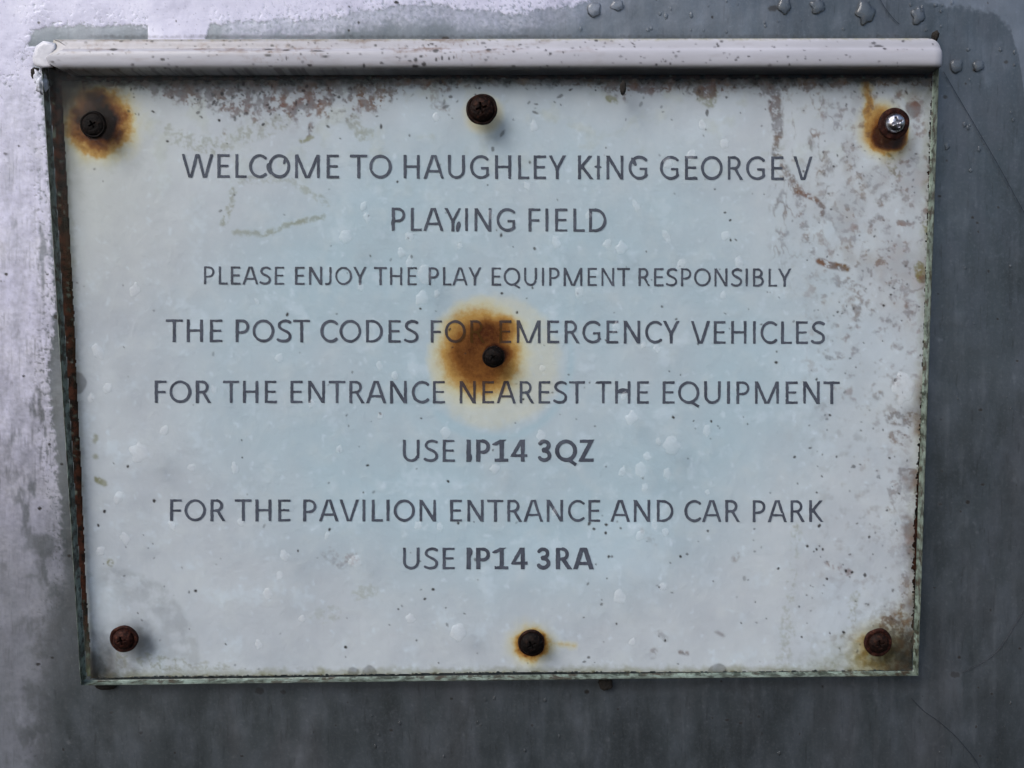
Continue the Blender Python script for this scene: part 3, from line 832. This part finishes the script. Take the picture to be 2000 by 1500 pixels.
# ------------------------------------------------------------------ white plastic strip over the top edge
strip = empty('cover_strip', pt(955, 103, 0.0))
tag(strip, 'grubby white plastic strip capping the top edge of the notice', 'strip')
prof = [(0.0, 4.9), (6.6, 5.1), (7.7, 4.8), (8.3, 4.0), (8.6, 2.6), (8.8, 1.5), (9.0, 1.2), (9.6, 0.9), (9.9, 0.2), (10.1, -1.0), (10.1, -3.0), (9.8, -4.3), (9.0, -5.0), (7.5, -5.2), (0.0, -5.2)]
def resample(pr, n):
    pr = np.array(pr, float); L = np.r_[0, np.cumsum(np.hypot(*np.diff(pr, axis=0).T))]
    t = np.linspace(0, L[-1], n)
    return np.stack([np.interp(t, L, pr[:, 0]), np.interp(t, L, pr[:, 1])], 1)
pr = resample(prof, 70)
for _ in range(2): pr[1:-1] = (pr[:-2] + 2 * pr[1:-1] + pr[2:]) / 4
zf = 0.0085
A0, A1 = pt(70, 105.5, zf), pt(1843, 102.5, zf)
Lx = A1.x - A0.x
nX = 900
xs = Lx * np.linspace(0.023, 1, nX)
T, K = np.meshgrid(np.arange(nX), np.arange(len(pr)), indexing='ij')
T, K = T.ravel(), K.ravel()
xx = xs[T]; dz = pr[K, 0] * 0.001; dv = pr[K, 1] * 0.001
scale = (0.0053 / 0.0052)
re = Lx - xx                                  # distance to the right end
rc = 0.0062
vmax = np.where(re < rc, -0.0011 + np.sqrt(np.maximum(rc ** 2 - (rc - re) ** 2, 0)), 9)
dv = np.minimum(dv * scale, vmax)
vmin = np.where(re < 0.0022, -0.0031 - np.sqrt(np.maximum(0.0022 ** 2 - (0.0022 - re) ** 2, 0)), -9)
dv = np.maximum(dv, vmin)
dz = dz * np.where(re < 0.004, 0.72 + 0.28 * np.sqrt(np.maximum(1 - ((0.004 - re) / 0.004) ** 2, 0)), 1)
# torn left end: slanting break
le = (xx - xs[0])
xx = xx + np.where(le < 0.006, (0.006 - le) / 0.006 * (0.0030 * np.sin(dv * 700) + 0.0008 * fbm(dv * 1e5, dz * 1e5, 120, 3, 81)), 0)
V = np.stack([A0.x + xx, -dz, A0.z + (A1.z - A0.z) * xx / Lx + dv], 1)
fx = (V[:, 0] - A0.x) / Lx * 1773 + 70; fy = 103 - dv / 0.000172
nf = fbm(fx, fy, 10, 3, 82); nc = fbm(fx, fy, 30, 4, 83, 2.5, .6); ns = fbm(fx, fy, 5, 2, 84)
dark = np.zeros_like(fx)
for _ in range(230):
    x0, y0 = rs.uniform(80, 1840), rs.uniform(74, 133)
    r = rs.choice([.8, 1.1, 1.6, 2.2], p=[.4, .3, .2, .1])
    dark = np.maximum(dark, rs.uniform(.35, .9) * sm(r + 1.2, r - .5, np.hypot((fx - x0) / rs.uniform(1, 2), fy - y0) + ns))
for x0, y0, rx, ry in ((221, 96, 8, 3), (294, 79, 4, 2), (728, 88, 3, 2.4), (845, 100, 7, 4), (806, 118, 4, 5), (822, 125, 5, 4), (846, 117, 3, 4), (857, 114, 2.5, 5), (871, 115, 2, 3), (880, 113, 2, 3), (805, 129, 7, 3), (1068, 106, 3, 3), (1713, 91, 9, 2.5), (1724, 97, 4, 2), (705, 128, 3, 4), (520, 96, 10, 2), (555, 98, 8, 2), (615, 100, 16, 1.6), (520, 108, 8, 3), (630, 111, 12, 1.6), (556, 114, 2, 4), (948, 98, 6, 3)):
    dark = np.maximum(dark, 0.85 * sm(1.25, 0.6, np.hypot((fx - x0) / rx, (fy - y0) / ry) + .35 * nf))
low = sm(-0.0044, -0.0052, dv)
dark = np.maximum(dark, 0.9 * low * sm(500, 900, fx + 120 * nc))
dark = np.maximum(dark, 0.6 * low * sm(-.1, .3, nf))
green = 0.8 * sm(0.0036, 0.0050, dv + 0.0005 * nc + .0004 * nf) + 0.25 * sm(-0.0036, -0.0048, dv)
brown = 0.55 * sm(0.1, 0.5, nc + .3 * nf) * sm(760, 420, np.abs(fx - 500)) * (dv > 0) + 0.65 * sm(0.2, .55, nf + .3 * nc) * sm(60, 20, np.hypot((fx - 870) / 2.6, (fy - 96) / .6)) + .15 * sm(.1, .6, nc)
brown += 0.5 * sm(.1, .5, nf) * sm(120, 60, np.hypot((fx - 560), (fy - 104) * 4))
brown += 0.28 * (dv > 0.0013) * sm(1000, 300, fx) + .3 * sm(.15, .6, fbm(fx, fy, 26, 4, 85, 4, .5)) * sm(1300, 700, fx)
brown += 0.5 * sm(0.00028, 0, np.abs(dv - 0.0013)) * sm(-.2, .4, nc) * sm(1200, 700, fx)
me = mesh_np('strip', V, grid_faces(len(pr), nX))
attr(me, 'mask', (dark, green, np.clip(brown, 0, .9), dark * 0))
bm = bmesh.new(); bm.from_mesh(me)
bm.verts.ensure_lookup_table()
n = len(pr)
bm.faces.new([bm.verts[i] for i in range(n)]); bm.faces.new([bm.verts[(nX - 1) * n + i] for i in range(n)])
bmesh.ops.recalc_face_normals(bm, faces=bm.faces)
bm.to_mesh(me); bm.free()
INVS = Matrix.Translation(-strip.location)
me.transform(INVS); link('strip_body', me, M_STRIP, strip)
# bright broken flap at the left end
q = [(66, 128), (63, 112), (70, 90), (84, 80), (108, 84), (111, 95), (104, 106), (98, 120), (104, 132), (84, 133)]
bm = bmesh.new()
f1 = [bm.verts.new(pt(x, y, 0.0088)) for x, y in q]
f0 = [bm.verts.new(pt(x, y, 0.0030)) for x, y in q]
N = len(q)
for i in range(N):
    bm.faces.new((f1[i], f1[(i + 1) % N], f0[(i + 1) % N], f0[i]))
tp = bm.faces.new(f1); bm.faces.new(list(reversed(f0)))
bmesh.ops.recalc_face_normals(bm, faces=bm.faces)
bmesh.ops.bevel(bm, geom=[e for e in bm.edges if all(v in f1 for v in e.verts)], offset=0.0012, segments=4, affect='EDGES', profile=0.6)
for f in bm.faces: f.smooth = True
me = bpy.data.meshes.new('broken_end'); bm.to_mesh(me); bm.free()
me.transform(INVS); tag(link('broken_end', me, mat_plain('fresh_white_plastic', lin(214, 214, 222), 0.35, lin(188, 188, 198)), strip), 'bright white snapped end of the strip')

# ------------------------------------------------------------------ screws
def dome(R, H, rec, depth, rot, rough_skin=True, seg=72, rings=34, edge=0.35):
    """pan head with a cross recess cut into it; axis towards -Y"""
    V = [(0, 0, 0)]; 
    def hz(r): 
        t = r / R
        return H * (edge * math.sqrt(max(1 - t ** 6, 0)) + (1 - edge) * math.sqrt(max(1 - t * t, 0)))
    def cut(x, y):
        c, s_ = math.cos(rot), math.sin(rot); u, v = x * c + y * s_, -x * s_ + y * c
        wv = rec * 0.20
        q = min(max(abs(u) - rec, abs(v) - wv), max(abs(v) - rec, abs(u) - wv))
        q = min(q, math.hypot(u, v) - rec * .42)
        return depth * min(max(-q / (rec * .14), 0), 1)
    V = [(0, -(hz(0) - cut(0, 0)), 0)]
    for i in range(1, rings + 1):
        r = R * (i / rings) ** 0.9
        for j in range(seg):
            a = 2 * math.pi * j / seg; x, y = r * math.cos(a), r * math.sin(a)
            V.append((x, -(hz(r) - cut(x, y)) if i < rings else 0.0003, y))
    F = []
    me = bpy.data.meshes.new('head')
    vv = np.array(V); q = vv / R * 100
    vv[:, 1] += 0.035 * R * fbm(q[:, 0] + rot * 900, q[:, 2], 45, 4, 91) * (np.hypot(vv[:, 0], vv[:, 2]) < R * .97)
    if rough_skin: V = [tuple(v) for v in vv]
    for j in range(seg): F.append((0, 1 + j, 1 + (j + 1) % seg))
    for i in range(rings - 1):
        a = 1 + i * seg; bq = a + seg
        for j in range(seg): F.append((a + j, bq + j, bq + (j + 1) % seg, a + (j + 1) % seg))
    me.from_pydata(V, [], F)
    bm = bmesh.new(); bm.from_mesh(me); bmesh.ops.recalc_face_normals(bm, faces=bm.faces); bm.to_mesh(me); bm.free()
    for p in me.polygons: p.use_smooth = True
    return me


def washer(Ro, Ri, H, wob, sd, seg=72):
    prf = [(Ro * .99, 0), (Ro, H * .35), (Ro * .975, H * .8), (Ro * .93, H), (Ri * 1.12, H * 1.05), (Ri * 1.02, H * .9), (Ri * .9, H * .6)]
    V, F = [], []
    r_ = random.Random(sd); ph = [r_.uniform(0, 6.28) for _ in range(6)]
    for j in range(seg):
        a = 2 * math.pi * j / seg
        k = 1 + wob * sum(math.sin((m + 2) * a + ph[m]) / (m + 2) for m in range(6))
        for r, h in prf: V.append((r * k * math.cos(a), -h, r * k * math.sin(a)))
    n = len(prf)
    for j in range(seg):
        for i in range(n - 1):
            F.append((j * n + i, j * n + i + 1, ((j + 1) % seg) * n + i + 1, ((j + 1) % seg) * n + i))
    me = bpy.data.meshes.new('washer'); me.from_pydata(V, [], F)
    bm = bmesh.new(); bm.from_mesh(me); bmesh.ops.recalc_face_normals(bm, faces=bm.faces); bm.to_mesh(me); bm.free()
    for p in me.polygons: p.use_smooth = True
    return me


BLACK = mat_screw('black_corroded_steel', lin(9, 7, 7), lin(16, 12, 11), lin(34, 24, 20), 0.0, 0.6)
DARKR = mat_screw('dark_rusted_steel', lin(18, 12, 11), lin(30, 19, 16), lin(56, 34, 26), 0.1, 0.5)
REDR = mat_screw('red_rusted_steel', lin(24, 13, 11), lin(42, 22, 18), lin(72, 42, 33), 0.05, 0.52)
SILV = mat_screw('worn_bright_steel', lin(150, 150, 156), lin(196, 196, 204), lin(220, 220, 226), 1.0, 0.3)
SCREWS = [
    # x, y, washer r, head r (px), height mm, rec, rot, head mat, washer mat, label
    (183, 244, 25, 21, 1.0, 12, .5, BLACK, BLACK, 'blackened screw in an orange rust blot at the top left corner of the notice'),
    (941, 214, 29.5, 24, 2.6, 13, .25, DARKR, DARKR, 'dark brown cross-head screw on clean paper at the middle of the top edge'),
    (1745, 242, 30, 19, 3.2, 10.5, .35, SILV, REDR, 'screw with a worn shiny silver head in a rusty washer'),
    (964, 697, 21.5, 18, 2.2, 9, .7, BLACK, BLACK, 'small black screw in the big brown rust stain at the centre of the notice'),
    (243, 1247, 28, 21, 2.6, 11, .2, REDR, REDR, 'reddish brown screw by the curved smear at the bottom left corner'),
    (1038, 1255, 27.5, 23, 2.6, 11, .5, BLACK, DARKR, 'nearly black domed screw with a small orange halo at the bottom edge'),
    (1714, 1254, 29, 21, 2.4, 11, .3, DARKR, REDR, 'dark red rusted screw amid green-brown algae at the bottom right corner'),
]
for k, (x, y, rw, rh, H, rec, rot, mh, mw, lab) in enumerate(SCREWS):
    c = pt(x, y, ZA1 + 0.0001)
    u = MM * (On[1] + 0) / (On[1]) * (abs(On[1]) - ZA1) / (abs(On[1]) - ZP)
    s_ = empty('screw', c)
    tag(s_, lab, 'screw', 'screws fixing the notice')
    link('washer', washer(rw * u, rh * u, 0.0009, 0.035 if k != 2 else 0.015, k), mw, s_)
    o = link('head', dome(rh * u, H * 0.001, rec * u * (1 if k == 2 else .6 if k in (0, 3) else .85), 0.0013 if k == 2 else .0010, rot, k != 2), mh, s_)
    if k == 2: o['label'] = 'shiny silver head worn bare of rust'
    o.location.y = -0.0003

# ------------------------------------------------------------------ water drops
def drop_mesh(seed, asym, mat):
    r_ = random.Random(seed); ph = [r_.uniform(0, 6.28) for _ in range(5)]; am = [r_.uniform(-.10, .10) for _ in range(5)]
    seg, rings = 36, 12
    V = [(0, -0.5, -asym * .25)]; F = []
    for i in range(1, rings + 1):
        t = i / rings
        for j in range(seg):
            a = 2 * math.pi * j / seg
            k = 1 + sum(am[m] * math.cos((m + 2) * a + ph[m]) for m in range(5)) * t
            hh = 0.5 * math.sqrt(max(1 - t ** 2.3, 0))
            x, z = t * k * math.cos(a), t * k * math.sin(a)
            if z > 0: x *= 1 - 0.35 * asym * z
            V.append((x, -hh, z - asym * .25 * (1 - t)))
    for j in range(seg): F.append((0, 1 + j, 1 + (j + 1) % seg))
    for i in range(rings - 1):
        a = 1 + i * seg; bq = a + seg
        for j in range(seg): F.append((a + j, bq + j, bq + (j + 1) % seg, a + (j + 1) % seg))
    me = bpy.data.meshes.new('water_drop'); me.from_pydata(V, [], F)
    bm = bmesh.new(); bm.from_mesh(me); bmesh.ops.recalc_face_normals(bm, faces=bm.faces); bm.to_mesh(me); bm.free()
    for p in me.polygons: p.use_smooth = len(p.vertices) < 10
    me.materials.append(mat)
    return me


DM = {k: [drop_mesh(100 + i, rnd.uniform(.2, .9), m_) for i in range(9)] for k, m_ in ((0, M_WATER), (1, M_WHITENED))}
def drop(x, y, rx, ry, z, label, group, h=0.9, rot=0.0):
    o = bpy.data.objects.new('water_drop', rnd.choice(DM[1 if z > 0 else 0])); C.objects.link(o)
    o.location = pt(x, y, z)
    o.scale = (rx * MM, min(rx, ry) * MM * h, ry * MM)
    o.rotation_euler = (0, rot, 0)
    tag(o, label, 'water drop', group)
    return o


ONP = 'raindrops on the notice'
for x, y, rx, ry, lab in (
        (1765, 757, 21, 31, 'tall oval water blister near the edge of the notice, after the word EQUIPMENT'),
        (1312, 870, 18, 18, 'round bright raindrop to the right of the postcode ending QZ'),
        (1252, 918, 12, 16, 'long raindrop below and left of the round bright drop beside the QZ postcode'),
        (895, 1235, 16, 18, 'round raindrop to the left of the bottom middle screw'),
        (272, 884, 18, 20, 'clear round raindrop below the words FOR THE, near the left edge of the notice'),
        (676, 462, 13, 13, 'raindrop to the left of the word PLAYING'),
        (830, 536, 15, 18, 'large raindrop between the words THE and PLAY'),
        (825, 582, 14, 14, 'raindrop just above the rust stain, under the gap between THE and PLAY'),
        (695, 1096, 14, 13, 'raindrop to the left of the lower word USE'),
        (1214, 484, 12, 13, 'raindrop above the word EQUIPMENT in the smaller line of text'),
        (1057, 852, 9, 13, 'raindrop touching the top of the 3 in the postcode ending QZ'),
        (1234, 816, 12, 14, 'raindrop under the word THE beside EQUIPMENT')):
    drop(x, y, rx, ry, ZA1 + .00002, lab, ONP, 0.7, rnd.uniform(-.25, .25))
small = [(717, 425, 9), (800, 461, 9), (786, 494, 9), (800, 511, 10), (855, 575, 7), (545, 697, 9), (740, 715, 8), (772, 732, 9), (709, 401, 9), (900, 482, 7), (1087, 475, 10), (1185, 475, 9), (1302, 462, 10), (1417, 462, 10), (1331, 517, 11), (1444, 515, 10), (1244, 402, 9), (1132, 570, 9), (1412, 577, 8), (1205, 640, 9), (1282, 682, 8), (1257, 675, 6), (1370, 245, 10), (1415, 280, 10), (1305, 320, 10), (1030, 362, 9), (1042, 247, 8), (1350, 305, 9), (852, 227, 8), (262, 567, 11), (191, 685, 13), (210, 760, 11), (180, 777, 10), (320, 842, 10), (375, 915, 9), (460, 915, 9), (230, 970, 12), (245, 1052, 11), (335, 1025, 9), (195, 1077, 9), (872, 845, 12), (665, 877, 9), (965, 917, 10), (819, 1025, 10), (860, 1029, 8), (557, 1087, 10), (745, 811, 7), (1286, 864, 6), (1382, 842, 10), (1265, 890, 9), (1216, 922, 9), (1302, 926, 10), (1260, 952, 9), (1251, 1047, 10), (1299, 1041, 9), (1277, 1024, 8), (1220, 775, 8), (524, 1161, 12), (804, 1206, 10), (505, 1258, 10), (590, 1207, 8), (1209, 1165, 13), (1297, 1145, 8), (1235, 1252, 9), (545, 1125, 8), (640, 1045, 7), (470, 1020, 7), (1150, 420, 7), (1085, 1000, 7), (705, 560, 7), (960, 420, 7), (1380, 960, 7), (420, 760, 7), (610, 790, 7), (1060, 720, 7), (500, 590, 6)]
for x, y, r in small:
    drop(x + rnd.uniform(-2, 2), y + rnd.uniform(-2, 2), r * rnd.uniform(.65, 1.0), r * rnd.uniform(.9, 1.35), ZA1 + .00002, 'one of the many small faint raindrops scattered over the front of the notice', 'small raindrops on the notice', rnd.uniform(.6, .95), rnd.uniform(-.6, .6))
ONM = 'raindrops on the metal panel'
for x, y, rx, ry, lab in (
        (1868, 128, 13, 14, 'bright raindrop on the panel just past the rounded end of the white strip'),
        (1911, 128, 11, 12, 'second raindrop past the end of the white strip, the farther of the pair'),
        (1690, 24, 18, 22, 'largest hanging raindrop on the panel above the white strip'),
        (1597, 12, 14, 15, 'pointed raindrop between the two larger ones above the white strip'),
        (1532, 10, 13, 17, 'raindrop beside a rusty mark at the top edge of the photo'),
        (1793, 30, 13, 18, 'drip with a running tail above the rounded end of the white strip'),
        (1160, 18, 14, 14, 'dull dark round raindrop beside the end of the white paint'),
        (1206, 10, 13, 10, 'flat raindrop at the top edge of the photo near the dull dark one'),
        (1850, 285, 5, 8, 'tiny raindrop on the panel beside the thin dark hair')):
    drop(x, y, rx, ry, -0.0001, lab, ONM, 0.9)
for _ in range(70):
    u = rnd.random()
    if u < .4: x, y = rnd.uniform(1130, 1860), rnd.uniform(2, 62)
    elif u < .65: x, y = rnd.uniform(1850, 1995), rnd.uniform(60, 800)
    else: x, y = rnd.uniform(200, 1990), rnd.uniform(1360, 1495)
    r = rnd.uniform(1.6, 3.8)
    drop(x, y, r, r * rnd.uniform(1, 1.7), -0.0001, 'one of the tiny glinting water specks on the bare grey metal', 'tiny water specks on the metal panel', .8)

# ------------------------------------------------------------------ hairs, crumbs, dark lumps for shaded gaps, old sealant
def tube(name, pts, z, r, mat):
    cu = []
    q = [pts[0]] + pts + [pts[-1]]
    for i in range(1, len(q) - 2):
        p0, p1, p2, p3 = [np.array(q[i + k], float) for k in (-1, 0, 1, 2)]
        for t in np.linspace(0, 1, 9)[:-1]:
            cu.append(0.5 * (2 * p1 + (p2 - p0) * t + (2 * p0 - 5 * p1 + 4 * p2 - p3) * t * t + (3 * p1 - p0 - 3 * p2 + p3) * t ** 3))
    cu.append(np.array(pts[-1], float)); cu = np.array(cu)
    c3 = P(cu[:, 0], cu[:, 1], z)
    V, F = [], []
    for i in range(len(c3)):
        t = c3[min(i + 1, len(c3) - 1)] - c3[max(i - 1, 0)]; t /= np.linalg.norm(t)
        n1 = np.cross(t, (0, 1, 0)); n1 /= np.linalg.norm(n1)
        for k in range(6):
            a = k * math.pi / 3
            V.append(c3[i] + r * (math.cos(a) * n1 + math.sin(a) * np.array((0, 1, 0))))
    for i in range(len(c3) - 1):
        for k in range(6): F.append((i * 6 + k, i * 6 + (k + 1) % 6, (i + 1) * 6 + (k + 1) % 6, (i + 1) * 6 + k))
    me = bpy.data.meshes.new(name); me.from_pydata([tuple(v) for v in V], [], F)
    for p in me.polygons: p.use_smooth = True
    return link(name, me, mat)


M_HAIR = mat_plain('dark_hair', lin(42, 44, 52), 0.5)
for pts, lab in (([(1843, 140), (1872, 190), (1918, 268), (1954, 330), (1980, 378), (2012, 436)], 'thin dark hair running down the panel from the rounded end of the white strip'),
                 ([(1712, -14), (1728, 14), (1745, 36), (1757, 47)], 'short thin hair above the white strip beside the largest hanging drop'),
                 ([(1780, 1364), (1806, 1390), (1832, 1408), (1862, 1434), (1884, 1458), (1906, 1486), (1922, 1520)], 'thin dark hair on the panel below the bottom right corner of the notice'),
                 ([(2015, 1170), (1990, 1208), (1966, 1248), (1944, 1276), (1912, 1298), (1880, 1314)], 'faint curved hair beside the bottom right corner of the notice')):
    tag(tube('hair', pts, 0.0003, 0.00009, M_HAIR), lab, 'hair', 'fine hairs stuck to the panel')


def lump(name, x, y, z, rx, ry, rz, seed, mat, noise=.28):
    bm = bmesh.new(); bmesh.ops.create_icosphere(bm, subdivisions=4, radius=1)
    co = np.array([v.co for v in bm.verts])
    k = 1 + noise * fbm(co[:, 0] * 50 + seed * 91, co[:, 1] * 50 + co[:, 2] * 37, 34, 4, seed) + noise * .7 * fbm(co[:, 2] * 50, co[:, 0] * 40 + seed, 25, 3, seed + 3)
    for v, kk in zip(bm.verts, k): v.co *= float(kk)
    for f in bm.faces: f.smooth = True
    me = bpy.data.meshes.new(name); bm.to_mesh(me); bm.free()
    o = link(name, me, mat, None, pt(x, y, z)); o.scale = (rx * MM, rz, ry * MM)
    return o


M_DIRT_GAP = mat_plain('black_dirt_and_gap_shade', lin(20, 18, 16), 0.85, lin(40, 34, 28), 900)  # real crumbs, and the lumps that paint shaded gaps black
for x, y, z, rx, ry, lab in ((1183, 1335, .0018, 14, 14, 'black dirt clump hanging under the bottom edge of the notice'),
                             (1827, 70, .003, 6, 9, 'black crumb wedged above the rounded end of the white strip'),
                             (1217, 172, .0075, 5.5, 13, 'small dark husk stuck under the white strip, on the notice'),
                             (70, 143, .003, 9, 10, 'black lump standing in for the dark hole under the broken end of the white strip'),  # added lump, its black colour paints the shade of the open hole
                             (205, 1340, .0012, 20, 7, 'flat dark wedge standing in for the gap under the bottom left corner of the notice')):  # added wedge, dark colour for the shade in the gap
    tag(lump('dirt_and_gap_lump', x, y, z, rx, ry, .0012, int(x), M_DIRT_GAP), lab, 'dirt')
M_SEAL = mat_plain('old_white_sealant', lin(226, 228, 240), 0.3, lin(190, 194, 210), 500)
tag(lump('sealant_blob', 82, 159, .004, 12, 21, .0024, 5, M_SEAL, .5), 'lumpy blob of pale sealant under the broken end of the white strip', 'sealant')
